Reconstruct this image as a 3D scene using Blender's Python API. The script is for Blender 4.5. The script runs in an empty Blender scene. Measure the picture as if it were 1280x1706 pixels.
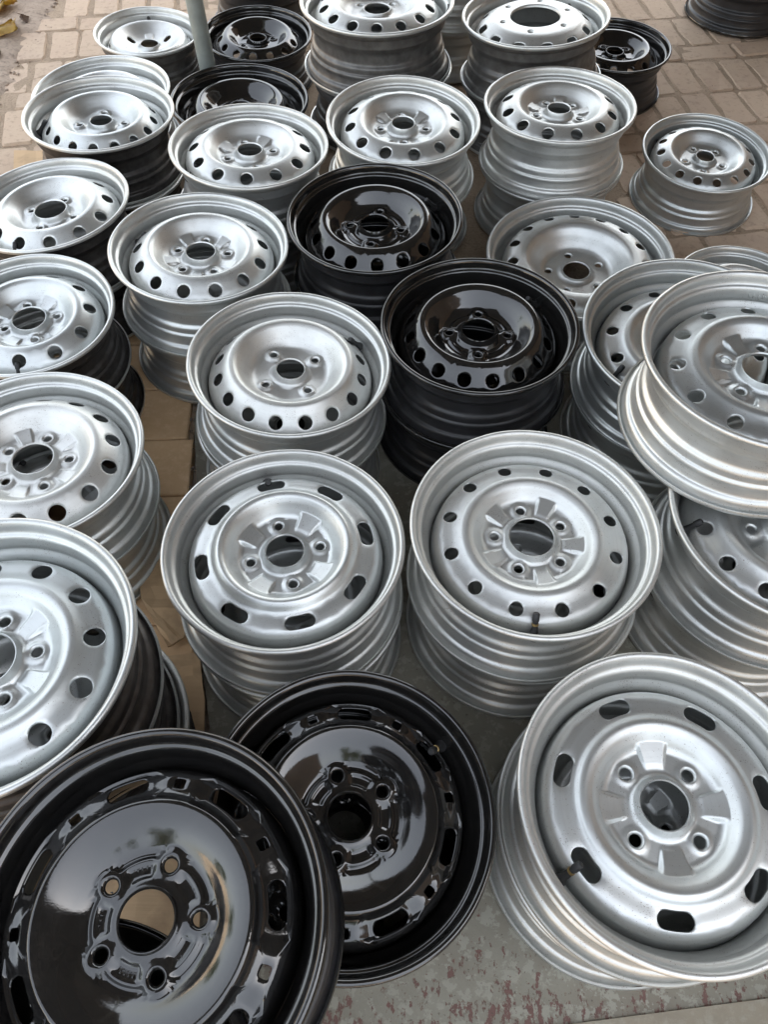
import bpy, bmesh, math, random
from math import pi, sin, cos, radians
from mathutils import Vector, Matrix

random.seed(11)
S = bpy.context.scene
C = S.collection

# ------------------------------------------------------------------ camera
cam_d = bpy.data.cameras.new('camera')
cam = bpy.data.objects.new('camera', cam_d)
C.objects.link(cam)
R_, U_, F_ = (Vector((0.99963249, 0.02242985, 0.01522443)),
              Vector((-0.02710869, 0.82710021, 0.56140036)),
              Vector((0.0, 0.56160676, -0.82740428)))
M = Matrix((R_, U_, -F_)).transposed().to_4x4()
M.translation = Vector((0, 0, 1.37))
cam.matrix_world = M
cam_d.sensor_fit = 'HORIZONTAL'
cam_d.sensor_width = 36.0
cam_d.lens = 36.0 * 1290.24 / 1280.0
cam_d.clip_start = 0.02
cam_d.clip_end = 600.0
S.camera = cam

# ------------------------------------------------------------------ sky, sun, exposure
SUN_EL, SUN_AZ = radians(52), radians(62)      # azimuth measured from +Y towards +X: over the roof, from the right
W = bpy.data.worlds.new('World')
S.world = W
W.use_nodes = True
nt = W.node_tree
bg = nt.nodes['Background']
sky = nt.nodes.new('ShaderNodeTexSky')
sky.sky_type = 'NISHITA'
sky.sun_disc = False
sky.sun_elevation = SUN_EL
sky.sun_rotation = SUN_AZ
sky.air_density = 1.6
sky.dust_density = 3.5
sky.ozone_density = 1.0
hs = nt.nodes.new('ShaderNodeHueSaturation')     # thin high haze: a paler sky
hs.inputs['Saturation'].default_value = 0.36
nt.links.new(sky.outputs[0], hs.inputs['Color'])
nt.links.new(hs.outputs[0], bg.inputs[0])
bg.inputs[1].default_value = 0.085
sun_d = bpy.data.lights.new('sun', 'SUN')
sun_d.energy = 5.0
sun_d.angle = radians(0.5)
sun_d.color = (1.0, 0.88, 0.72)
sun = bpy.data.objects.new('sun', sun_d)
C.objects.link(sun)
sv = Vector((sin(SUN_AZ) * cos(SUN_EL), cos(SUN_AZ) * cos(SUN_EL), sin(SUN_EL)))
sun.rotation_euler = sv.to_track_quat('Z', 'Y').to_euler()
sun.location = sv * 20
S.view_settings.view_transform = 'Standard'
S.view_settings.look = 'None'
S.view_settings.gamma = 1.0
S.view_settings.use_curve_mapping = False
S.view_settings.exposure = 3.0
S.cycles.max_bounces = 8
S.cycles.glossy_bounces = 6
S.cycles.diffuse_bounces = 4


# ------------------------------------------------------------------ helpers
def link(o, parent=None):
    C.objects.link(o)
    if parent is not None:
        o.parent = parent
    return o


def tag(o, label=None, cat=None, group=None, kind=None):
    if label: o['label'] = label
    if cat: o['category'] = cat
    if group: o['group'] = group
    if kind: o['kind'] = kind
    return o


def empty(name, loc=(0, 0, 0)):
    o = bpy.data.objects.new(name, None)
    o.empty_display_size = 0.05
    o.location = loc
    return link(o)


def mesh_obj(name, me, parent=None):
    return link(bpy.data.objects.new(name, me), parent)


def bm_mesh(name, bm, mats, smooth=False, sharp=None):
    me = bpy.data.meshes.new(name)
    bm.to_mesh(me)
    bm.free()
    for m in (mats if isinstance(mats, (list, tuple)) else [mats]):
        me.materials.append(m)
    if smooth:
        for p in me.polygons: p.use_smooth = True
        if sharp: me.set_sharp_from_angle(angle=radians(sharp))
    return me


def add_box(bm, x0, x1, y0, y1, z0, z1, mat=None):
    vs = [bm.verts.new(v) for v in ((x0, y0, z0), (x1, y0, z0), (x1, y1, z0), (x0, y1, z0),
                                    (x0, y0, z1), (x1, y0, z1), (x1, y1, z1), (x0, y1, z1))]
    for f in ((0, 3, 2, 1), (4, 5, 6, 7), (0, 1, 5, 4), (1, 2, 6, 5), (2, 3, 7, 6), (3, 0, 4, 7)):
        bm.faces.new([vs[i] for i in f])
    return vs


def add_tube(bm, p0, p1, r0, r1=None, n=16, caps=True):
    r1 = r0 if r1 is None else r1
    p0, p1 = Vector(p0), Vector(p1)
    q = (p1 - p0).to_track_quat('Z', 'Y')
    rings = []
    for p, r in ((p0, r0), (p1, r1)):
        rings.append([bm.verts.new(p + q @ Vector((r * cos(2 * pi * i / n), r * sin(2 * pi * i / n), 0))) for i in range(n)])
    for i in range(n):
        j = (i + 1) % n
        bm.faces.new((rings[0][i], rings[0][j], rings[1][j], rings[1][i]))
    if caps:
        bm.faces.new(rings[0][::-1]); bm.faces.new(rings[1])


def lathe(bm, prof, n=16):
    rings = []
    for r, z in prof:
        rings.append([bm.verts.new((r * cos(2 * pi * i / n), r * sin(2 * pi * i / n), z)) for i in range(n)])
    for a, b in zip(rings[:-1], rings[1:]):
        for i in range(n):
            j = (i + 1) % n
            bm.faces.new((a[i], a[j], b[j], b[i]))
    bm.faces.new(rings[0][::-1]); bm.faces.new(rings[-1])


# ------------------------------------------------------------------ materials
def mat(name):
    m = bpy.data.materials.new(name)
    m.use_nodes = True
    return m, m.node_tree, m.node_tree.nodes['Principled BSDF']


def N(t, typ, **kw):
    n = t.nodes.new(typ)
    for k, v in kw.items():
        if k in n.inputs: n.inputs[k].default_value = v
        else: setattr(n, k, v)
    return n


def ramp(t, src, stops):
    r = t.nodes.new('ShaderNodeValToRGB')
    el = r.color_ramp.elements
    while len(el) < len(stops): el.new(0.5)
    for e, (p, c) in zip(el, stops):
        e.position = p
        e.color = (*c, 1) if len(c) == 3 else c
    t.links.new(src, r.inputs[0])
    return r


def mixc(t, fac, a, b, blend='MIX'):
    m = t.nodes.new('ShaderNodeMix')
    m.data_type = 'RGBA'
    m.blend_type = blend
    for s, v in ((m.inputs[0], fac), (m.inputs[6], a), (m.inputs[7], b)):
        if isinstance(v, bpy.types.NodeSocket): t.links.new(v, s)
        elif isinstance(v, (int, float)): s.default_value = v
        else: s.default_value = (*v, 1)
    return m.outputs[2]


def math_n(t, op, a, b=None, clamp=False):
    m = t.nodes.new('ShaderNodeMath')
    m.operation = op
    m.use_clamp = clamp
    for s, v in zip(m.inputs, (a, b)):
        if v is None: continue
        if isinstance(v, bpy.types.NodeSocket): t.links.new(v, s)
        else: s.default_value = v
    return m.outputs[0]


def obj_coord(t):
    """object coordinates shifted by a per-object random so that copies differ"""
    tc = t.nodes.new('ShaderNodeTexCoord')
    oi = t.nodes.new('ShaderNodeObjectInfo')
    sc = t.nodes.new('ShaderNodeVectorMath'); sc.operation = 'SCALE'
    sc.inputs[0].default_value = (31.0, 17.0, 9.0)
    t.links.new(oi.outputs['Random'], sc.inputs['Scale'])
    ad = t.nodes.new('ShaderNodeVectorMath'); ad.operation = 'ADD'
    t.links.new(tc.outputs['Object'], ad.inputs[0])
    t.links.new(sc.outputs[0], ad.inputs[1])
    return ad.outputs[0], oi.outputs['Random']


def noise(t, vec, scale, detail=4.0, rough=0.55):
    n = N(t, 'ShaderNodeTexNoise', Scale=scale, Detail=detail, Roughness=rough)
    if vec is not None: t.links.new(vec, n.inputs['Vector'])
    return n.outputs['Fac']


def bump(t, b, h, strength, dist):
    n = N(t, 'ShaderNodeBump', Strength=strength, Distance=dist)
    t.links.new(h, n.inputs['Height'])
    t.links.new(n.outputs[0], b.inputs['Normal'])


def silver_paint():
    m, t, b = mat('silver_paint')
    v, rnd = obj_coord(t)
    base = ramp(t, rnd, [(0.0, (0.55, 0.575, 0.57)), (0.35, (0.635, 0.65, 0.635)), (0.7, (0.60, 0.605, 0.585)), (1.0, (0.69, 0.695, 0.67))])
    n1 = noise(t, v, 6.0, 5.0)
    # faint rings left by wire-brushing on the turntable
    tc = t.nodes.new('ShaderNodeTexCoord')
    sx = t.nodes.new('ShaderNodeSeparateXYZ'); t.links.new(tc.outputs['Object'], sx.inputs[0])
    rad = math_n(t, 'SQRT', math_n(t, 'ADD', math_n(t, 'MULTIPLY', sx.outputs[0], sx.outputs[0]), math_n(t, 'MULTIPLY', sx.outputs[1], sx.outputs[1])))
    cx = t.nodes.new('ShaderNodeCombineXYZ')
    t.links.new(math_n(t, 'MULTIPLY', rad, 60.0), cx.inputs[0]); t.links.new(math_n(t, 'MULTIPLY', sx.outputs[2], 60.0), cx.inputs[1])
    t.links.new(math_n(t, 'MULTIPLY', n1, 1.2), cx.inputs[2])
    ring = noise(t, cx.outputs[0], 1.0, 4.0, 0.65)
    col = mixc(t, math_n(t, 'MULTIPLY', ramp(t, n1, [(0.42, (0, 0, 0)), (0.72, (1, 1, 1))]).outputs[0], 0.30),
               base.outputs[0], (0.47, 0.465, 0.445))
    col = mixc(t, math_n(t, 'MULTIPLY', ramp(t, ring, [(0.45, (0, 0, 0)), (0.75, (1, 1, 1))]).outputs[0], 0.22), col, (0.44, 0.445, 0.44))
    n2 = noise(t, v, 34.0, 5.0, 0.75)
    grime = ramp(t, n2, [(0.62, (0, 0, 0)), (0.74, (1, 1, 1))])
    col = mixc(t, math_n(t, 'MULTIPLY', grime.outputs[0], 0.40), col, (0.33, 0.29, 0.24))
    n4 = noise(t, v, 110.0, 2.0)
    rust = ramp(t, math_n(t, 'ADD', n4, math_n(t, 'MULTIPLY', n1, 0.35)), [(0.865, (0, 0, 0)), (0.885, (1, 1, 1))])
    col = mixc(t, math_n(t, 'MULTIPLY', rust.outputs[0], 0.75), col, (0.13, 0.085, 0.06))
    t.links.new(col, b.inputs['Base Color'])
    t.links.new(math_n(t, 'SUBTRACT', 0.85, math_n(t, 'MULTIPLY', grime.outputs[0], 0.25)), b.inputs['Metallic'])
    rr = math_n(t, 'ADD', math_n(t, 'ADD', math_n(t, 'MULTIPLY', n1, 0.12), math_n(t, 'MULTIPLY', ring, 0.07)),
                math_n(t, 'ADD', math_n(t, 'MULTIPLY', rnd, 0.08), 0.285))
    t.links.new(math_n(t, 'ADD', rr, math_n(t, 'MULTIPLY', grime.outputs[0], 0.12)), b.inputs['Roughness'])
    n3 = noise(t, v, 260.0, 2.0)
    bump(t, b, math_n(t, 'ADD', n3, math_n(t, 'MULTIPLY', ring, 0.8)), 0.055, 0.0012)
    return m


def black_paint():
    m, t, b = mat('black_gloss_paint')
    v, rnd = obj_coord(t)
    n1 = noise(t, v, 8.0, 5.0, 0.65)
    n2 = noise(t, v, 60.0, 5.0, 0.75)
    dust = ramp(t, math_n(t, 'ADD', math_n(t, 'MULTIPLY', n2, 0.6), math_n(t, 'MULTIPLY', n1, 0.4)), [(0.50, (0, 0, 0)), (0.72, (1, 1, 1))])
    col = mixc(t, math_n(t, 'MULTIPLY', dust.outputs[0], 0.35), (0.0095, 0.0092, 0.009), (0.055, 0.048, 0.040))
    t.links.new(col, b.inputs['Base Color'])
    b.inputs['Roughness'].default_value = 0.30
    b.inputs['Specular IOR Level'].default_value = 0.0
    b.inputs['Coat Weight'].default_value = 1.0
    b.inputs['Coat IOR'].default_value = 1.72
    t.links.new(math_n(t, 'ADD', math_n(t, 'MULTIPLY', n1, 0.08), math_n(t, 'ADD', math_n(t, 'MULTIPLY', dust.outputs[0], 0.12), 0.035)), b.inputs['Coat Roughness'])
    n3 = noise(t, v, 90.0, 2.0)
    n4 = N(t, 'ShaderNodeBump', Strength=0.05, Distance=0.0008)
    t.links.new(n3, n4.inputs['Height'])
    t.links.new(n4.outputs[0], b.inputs['Normal'])
    t.links.new(n4.outputs[0], b.inputs['Coat Normal'])
    return m


def plain(name, col, rough=0.6, metal=0.0, col2=None, scale=20.0, bmp=0.0, spec=0.5):
    m, t, b = mat(name)
    v, rnd = obj_coord(t)
    n = noise(t, v, scale, 5.0)
    c2 = col2 or tuple(c * 0.7 for c in col)
    t.links.new(mixc(t, ramp(t, n, [(0.35, (0, 0, 0)), (0.7, (1, 1, 1))]).outputs[0], col, c2), b.inputs['Base Color'])
    b.inputs['Roughness'].default_value = rough
    b.inputs['Metallic'].default_value = metal
    b.inputs['Specular IOR Level'].default_value = spec
    if bmp: bump(t, b, n, bmp, 0.004)
    return m


SILVER = silver_paint()
BLACK = black_paint()
BARE = plain('worn_dark_steel', (0.060, 0.055, 0.052), 0.42, 0.55, (0.030, 0.026, 0.024), 14.0)
GREYB = plain('grey_primed_steel', (0.17, 0.165, 0.158), 0.40, 0.55, (0.10, 0.095, 0.088), 9.0)
SATIN = plain('satin_black_barrel', (0.026, 0.026, 0.028), 0.36, 0.0, (0.017, 0.016, 0.016), 7.0)
RUBBER = plain('valve_rubber', (0.018, 0.018, 0.018), 0.55)
BRASS = plain('brass', (0.42, 0.30, 0.13), 0.35, 0.9)
STEEL = plain('galvanised_steel', (0.42, 0.44, 0.43), 0.45, 0.6, (0.30, 0.32, 0.31), 12.0)
POLE = plain('grey_green_pole_paint', (0.30, 0.33, 0.31), 0.5, 0.2, (0.22, 0.24, 0.22), 18.0, 0.1)

# ------------------------------------------------------------------ the wheel: profile tools


def pchip(pts):
    xs = [p[0] for p in pts]; ys = [p[1] for p in pts]
    n = len(xs)
    h = [xs[i + 1] - xs[i] for i in range(n - 1)]
    d = [(ys[i + 1] - ys[i]) / h[i] for i in range(n - 1)]
    m = [d[0]] + [0.0] * (n - 2) + [d[-1]]
    for i in range(1, n - 1):
        if d[i - 1] * d[i] > 0:
            w1, w2 = 2 * h[i] + h[i - 1], h[i] + 2 * h[i - 1]
            m[i] = (w1 + w2) / (w1 / d[i - 1] + w2 / d[i])

    def f(x):
        if x <= xs[0]: return ys[0]
        if x >= xs[-1]: return ys[-1]
        i = 0
        while x > xs[i + 1]: i += 1
        t = (x - xs[i]) / h[i]
        return ((1 + 2 * t) * (1 - t) ** 2 * ys[i] + t * (1 - t) ** 2 * h[i] * m[i]
                + t * t * (3 - 2 * t) * ys[i + 1] + t * t * (t - 1) * h[i] * m[i + 1])
    return f


def sstep(a, b, x):
    t = min(1.0, max(0.0, (x - a) / (b - a)))
    return t * t * (3 - 2 * t)


def adiff(a, b):
    return (a - b + pi) % (2 * pi) - pi


# inner (hub) part of each pressing, then the ring with the vents; all in units of the flange radius
def hub_pts(rh, lip, face):
    return [(rh, lip - 0.012), (rh + 0.010, lip), (rh + 0.022, lip - 0.02), (rh + 0.042, lip - 0.75 * (lip - face)), (rh + 0.075, face)]


PROFILES = {
    'high': lambda rh, lip: hub_pts(rh, lip, -0.205) + [(0.33, -0.207), (0.372, -0.198), (0.415, -0.168), (0.46, -0.118), (0.50, -0.070), (0.535, -0.035), (0.57, -0.018), (0.602, -0.020), (0.635, -0.040), (0.67, -0.075), (0.715, -0.124), (0.77, -0.182), (0.805, -0.228), (0.826, -0.285), (0.832, -0.40)],
    'flat': lambda rh, lip: hub_pts(rh, lip, -0.165) + [(0.33, -0.166), (0.372, -0.157), (0.415, -0.128), (0.46, -0.082), (0.50, -0.040), (0.535, -0.012), (0.568, 0.000), (0.605, -0.004), (0.65, -0.020), (0.715, -0.053), (0.765, -0.088), (0.80, -0.135), (0.823, -0.205), (0.832, -0.38)],
    'mid': lambda rh, lip: hub_pts(rh, lip, -0.185) + [(0.33, -0.187), (0.372, -0.178), (0.415, -0.148), (0.46, -0.100), (0.50, -0.055), (0.535, -0.022), (0.568, -0.007), (0.605, -0.012), (0.65, -0.038), (0.715, -0.088), (0.768, -0.135), (0.803, -0.183), (0.825, -0.245), (0.832, -0.39)],
    'low': lambda rh, lip: hub_pts(rh, lip, -0.240) + [(0.36, -0.240), (0.40, -0.226), (0.445, -0.185), (0.495, -0.135), (0.545, -0.115), (0.575, -0.120), (0.615, -0.142), (0.655, -0.160), (0.69, -0.170), (0.735, -0.182), (0.77, -0.200), (0.797, -0.236), (0.812, -0.29), (0.832, -0.40)],
    'deep': lambda rh, lip: hub_pts(rh, lip, -0.262) + [(0.34, -0.262), (0.39, -0.240), (0.44, -0.185), (0.49, -0.115), (0.54, -0.060), (0.585, -0.038), (0.63, -0.036), (0.68, -0.042), (0.72, -0.052), (0.76, -0.075), (0.795, -0.115), (0.818, -0.18), (0.832, -0.36)],
    'slot': lambda rh, lip: hub_pts(rh, lip, -0.200) + [(0.36, -0.200), (0.395, -0.182), (0.435, -0.132), (0.48, -0.068), (0.515, -0.034), (0.545, -0.026), (0.575, -0.045), (0.615, -0.088), (0.65, -0.103), (0.70, -0.112), (0.75, -0.125), (0.785, -0.150), (0.812, -0.195), (0.825, -0.26), (0.832, -0.38)],
    'slotlow': lambda rh, lip: hub_pts(rh, lip, -0.250) + [(0.365, -0.250), (0.40, -0.236), (0.445, -0.190), (0.50, -0.148), (0.545, -0.134), (0.575, -0.142), (0.61, -0.165), (0.645, -0.172), (0.70, -0.176), (0.75, -0.188), (0.785, -0.215), (0.806, -0.255), (0.815, -0.31), (0.832, -0.40)],
    'vw': lambda rh, lip: hub_pts(rh, lip, -0.166) + [(0.30, -0.167), (0.335, -0.165), (0.365, -0.153), (0.395, -0.132), (0.435, -0.101), (0.48, -0.071), (0.53, -0.045), (0.572, -0.029), (0.592, -0.025), (0.606, -0.030), (0.625, -0.050), (0.645, -0.070), (0.68, -0.088), (0.75, -0.112), (0.79, -0.142), (0.812, -0.20), (0.822, -0.27), (0.832, -0.40)],
    'bowl': lambda rh, lip: hub_pts(rh, lip, -0.300) + [(0.28, -0.300), (0.34, -0.285), (0.42, -0.250), (0.50, -0.200), (0.58, -0.140), (0.63, -0.112), (0.665, -0.105), (0.70, -0.120), (0.74, -0.175), (0.785, -0.25), (0.812, -0.31), (0.832, -0.40)],
    'truck': lambda rh, lip: [(rh, lip - 0.03), (rh + 0.012, lip - 0.006), (rh + 0.03, lip)] + [(0.45, lip - 0.004), (0.55, lip - 0.012), (0.60, lip - 0.026), (0.65, lip - 0.052), (0.70, lip - 0.078), (0.76, lip - 0.12), (0.80, lip - 0.18), (0.822, lip - 0.27), (0.832, lip - 0.42)],
}


def hole_pts(shape, n_dir):
    """radius of the hole outline in direction a (local u = tangential, v = radial)"""
    kind = shape[0]
    if kind == 'round':
        return lambda a: shape[1]
    if kind == 'slot':                       # stadium, half length L and half height H
        L, H = shape[1], shape[2]

        def f(a):
            cu, cv = abs(cos(a)), abs(sin(a))
            s = L - H
            if cv > 1e-9 and cu / cv * H <= s: return H / cv
            bq = cu * s
            return bq + math.sqrt(max(0.0, bq * bq - s * s + H * H))
        return f
    if kind == 'rslot':                      # the same, long side radial
        L, H = shape[2], shape[1]

        def f2(a):
            cu, cv = abs(sin(a)), abs(cos(a))
            s = L - H
            if cv > 1e-9 and cu / cv * H <= s: return H / cv
            bq = cu * s
            return bq + math.sqrt(max(0.0, bq * bq - s * s + H * H))
        return f2
    L, H, p = shape[1], shape[2], shape[3]     # superellipse
    return lambda a: ((abs(cos(a)) / L) ** p + (abs(sin(a)) / H) ** p) ** (-1.0 / p)


def disc_mesh(name, mat_, prof, rh, lip, nv, v_shape, v_r, v_off, nb, b_r, b_off, b_hole=0.047, boss=0.012, boss_r=0.085,
              pads=0, pad_w=15, pad_h=0.10, pad_off=None, b_shape=None, v_shape2=None, hub_step=0.0, scallop=0.0, lift=0.0, fine=False):
    """Pressed steel wheel disc with real holes. Angles in degrees, lengths in flange radii."""
    f = pchip([(r, z + lift * (1.0 if r < 0.81 else 0.75)) for r, z in PROFILES[prof](rh, lip)])
    tot_v = nv * (2 if v_shape2 else 1)
    b0 = radians(b_off)
    Mg = 1
    base = tot_v * nb // math.gcd(tot_v, nb)
    Mg = base
    while Mg < (208 if fine else 118): Mg += base
    if (Mg // tot_v) % 2: Mg *= 2
    dth = 2 * pi / Mg
    Kv = Mg // tot_v
    th0 = radians(v_off) - Kv // 2 * dth          # column 0 starts at the left edge of the first vent sector
    cb = int(round((b0 - th0) / dth))              # column line at the first bolt
    b0 = th0 + cb * dth
    # ring radii by arc length
    samples = [rh + (0.832 - rh) * i / 1500 for i in range(1501)]
    acc = 0.0; radii = [rh]
    for a, b in zip(samples[:-1], samples[1:]):
        acc += math.hypot(b - a, f(b) - f(a))
        step = 0.006 if a < rh + 0.05 else 0.0100
        if acc >= step and b < 0.8315:
            radii.append(b); acc = 0.0
    radii.append(0.832)
    vh = max(v_shape[2] if len(v_shape) > 2 else v_shape[1], (v_shape2[2] if v_shape2 else 0)) + 0.028
    bs = b_shape or ('round', b_hole)
    bh = (bs[2] if len(bs) > 2 else bs[1])
    bb = max(bh + 0.035, 0.07)

    def snap(lo, hi):
        i = min(range(len(radii)), key=lambda k: abs(radii[k] - lo))
        j = min(range(len(radii)), key=lambda k: abs(radii[k] - hi))
        return i, j
    vi, vj = snap(v_r - vh, v_r + vh)
    bi, bj = snap(b_r - bb, b_r + bb)
    bL = bs[1] + 0.045
    Kb = max(4, int(round(2 * bL / b_r / dth)))
    Kb += Kb % 2
    Kb = min(Kb, Mg // nb)
    bolt_ang = [b0 + 2 * pi * k / nb for k in range(nb)]
    pad_ang = [(radians(pad_off) if pad_off is not None else b0 + pi / nb) + 2 * pi * k / max(pads, 1) for k in range(pads)]
    face_z = f(0.30)

    def zf(r, th):
        z = f(r)
        if scallop and r > rh + 0.07:
            w = sstep(0.44, 0.36, r) * sstep(rh + 0.05, rh + 0.09, r)
            z += scallop * w * cos(nb * (th - b0))
        if pads and rh + 0.04 < r < 0.56:
            for pa in pad_ang:
                d = abs(adiff(th, pa))
                if d < radians(pad_w + 4):
                    w = sstep(radians(pad_w + 1.9), radians(pad_w - 1.9), d) * sstep(0.240, 0.285, r)
                    zp = face_z + 0.006 + pad_h * max(0.0, (r - 0.25)) / 0.20
                    if zp > z: z = z + (zp - z) * w
        if hub_step:
            e = r - 0.315
            for ba in bolt_ang:
                d = math.sqrt(max(0, r * r + b_r * b_r - 2 * r * b_r * cos(adiff(th, ba))))
                e = min(e, d - 0.088)
            z += hub_step * sstep(0.020, -0.020, e)
            # shallow channel between the bolts
            if r < 0.32:
                dmin = min(abs(adiff(th, ba)) for ba in bolt_ang)
                z -= 0.016 * sstep(radians(15), radians(24), dmin) * sstep(0.305, 0.272, r) * sstep(rh + 0.05, rh + 0.085, r)
        if boss:
            for ba in bolt_ang:
                d2 = r * r + b_r * b_r - 2 * r * b_r * cos(adiff(th, ba))
                if d2 < (boss_r + 0.03) ** 2:
                    d = math.sqrt(max(0.0, d2))
                    z += boss * sstep(boss_r + 0.012, boss_r - 0.028, d)
        if v_shape2 and 0.60 < r < 0.80:
            k = (th - radians(v_off)) / (2 * pi / nv)
            d = abs(k - round(k)) * 2 * pi / nv
            w = sstep(radians(16.5), radians(14.8), d) * sstep(0.605, 0.625, r) * sstep(0.80, 0.775, r)
            z += w * (-0.030 + 0.10 * (0.72 - r))
        return z

    verts, pol, faces = [], [], []
    cache = {}

    def V(r, th, dz=0.0):
        key = (round(r, 5), round((th % (2 * pi)) * 1e4) % 62832, round(dz, 4))
        if key in cache: return cache[key]
        verts.append((r * cos(th), r * sin(th), zf(r, th) + dz))
        cache[key] = len(verts) - 1
        return cache[key]

    def col(c): return th0 + (c % Mg) * dth

    def patch(c0, K, i, j, rc, thc, shape, seat=False):
        out = [(radii[i], th0 + (c0 + k) * dth) for k in range(K)]
        out += [(radii[k], th0 + (c0 + K) * dth) for k in range(i, j)]
        out += [(radii[j], th0 + (c0 + K - k) * dth) for k in range(K)]
        out += [(radii[k], th0 + c0 * dth) for k in range(j, i, -1)]
        hf = hole_pts(shape, 0)
        cs = 1 / math.sqrt(1 + ((f(rc + 0.03) - f(rc - 0.03)) / 0.06) ** 2)
        ts = [0.0, 0.0, 0.10, 0.28, 0.55, 1.0]
        dzs = [-0.012, -0.004, 0.0, 0.0, 0.0, 0.0]
        scl = [0.965, 1.0, 1.0, 1.0, 1.0, 1.0]
        if seat:                              # conical lug seat
            ts, dzs, scl = [0.0, 0.0, 0.0, 0.06, 0.16, 0.36, 0.62, 1.0], [-0.020, -0.014, -0.001, 0, 0, 0, 0, 0], [0.74, 0.76, 1.0, 1, 1, 1, 1, 1]
        loops = []
        for t_, dz, sk in zip(ts, dzs, scl):
            lp = []
            for (r, th) in out:
                u, v = rc * (th - thc), r - rc
                a = math.atan2(v, u)
                hr = hf(a) * sk
                hu, hv = hr * cos(a), hr * sin(a) * cs
                if t_ >= 1.0: lp.append(V(r, th))
                else:
                    uu, vv = hu + (u - hu) * t_, hv + (v - hv) * t_
                    lp.append(V(rc + vv, thc + uu / rc, dz))
            loops.append(lp)
        n = len(out)
        for A, B in zip(loops[:-1], loops[1:]):
            for k in range(n):
                q = (k + 1) % n
                faces.append((A[k], A[q], B[q], B[k]))

    vent_cols, bolt_cols = {}, {}
    for k in range(nb):
        c0 = cb + k * (Mg // nb) - Kb // 2
        for c in range(Kb): bolt_cols[(c0 + c) % Mg] = k
        patch(c0, Kb, bi, bj, b_r, th0 + (c0 + Kb / 2) * dth, bs, b_shape is None)
    for k in range(tot_v):
        c0 = k * Kv
        sh = v_shape if (not v_shape2 or k % 2 == 0) else v_shape2
        patch(c0, Kv, vi, vj, v_r, th0 + (c0 + Kv / 2) * dth, sh)
    for i in range(len(radii) - 1):
        for c in range(Mg):
            if vi <= i < vj: continue
            if bi <= i < bj and c in bolt_cols: continue
            faces.append((V(radii[i], col(c)), V(radii[i + 1], col(c)), V(radii[i + 1], col(c + 1)), V(radii[i], col(c + 1))))
    bm = bmesh.new()
    bv = [bm.verts.new(v) for v in verts]
    for fc in faces:
        if len(set(fc)) < 3: continue
        fc = [v for k, v in enumerate(fc) if v != fc[k - 1]]
        try: bm.faces.new([bv[i] for i in fc])
        except ValueError: pass
    bm.normal_update()
    for fc in bm.faces:
        if fc.normal.z < 0: fc.normal_flip()
    bm.normal_update()
    # sheet thickness
    top = list(bm.faces)
    low = {v: bm.verts.new(v.co - v.normal * 0.014) for v in list(bm.verts)}
    edges = [e for e in bm.edges if e.is_boundary]
    for fc in top: bm.faces.new([low[v] for v in reversed(fc.verts)])
    for e in edges:
        a = e.link_loops[0].vert
        b = e.other_vert(a)
        bm.faces.new((b, a, low[a], low[b]))
    return bm_mesh(name, bm, mat_, True, 40)


RIM_PATH = [(1.000, -0.040), (1.006, -0.018), (0.998, -0.002), (0.980, -0.002), (0.967, -0.018), (0.958, -0.050), (0.952, -0.080), (0.938, -0.100),
            (0.918, -0.110), (0.910, -0.150), (0.902, -0.205), (0.903, -0.222), (0.892, -0.245), (0.862, -0.285), (0.846, -0.320), (0.843, -0.365), (0.843, -0.425),
            (0.850, -0.455), (0.872, -0.478), (0.880, -0.500), (0.881, -0.540), (0.886, -0.556), (0.903, -0.570), (0.906, -0.590), (0.902, -0.612), (0.908, -0.660), (0.918, -0.700),
            (0.938, -0.712), (0.952, -0.730), (0.958, -0.762), (0.967, -0.792), (0.980, -0.812), (0.998, -0.812), (1.006, -0.795), (1.000, -0.775)]


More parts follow.
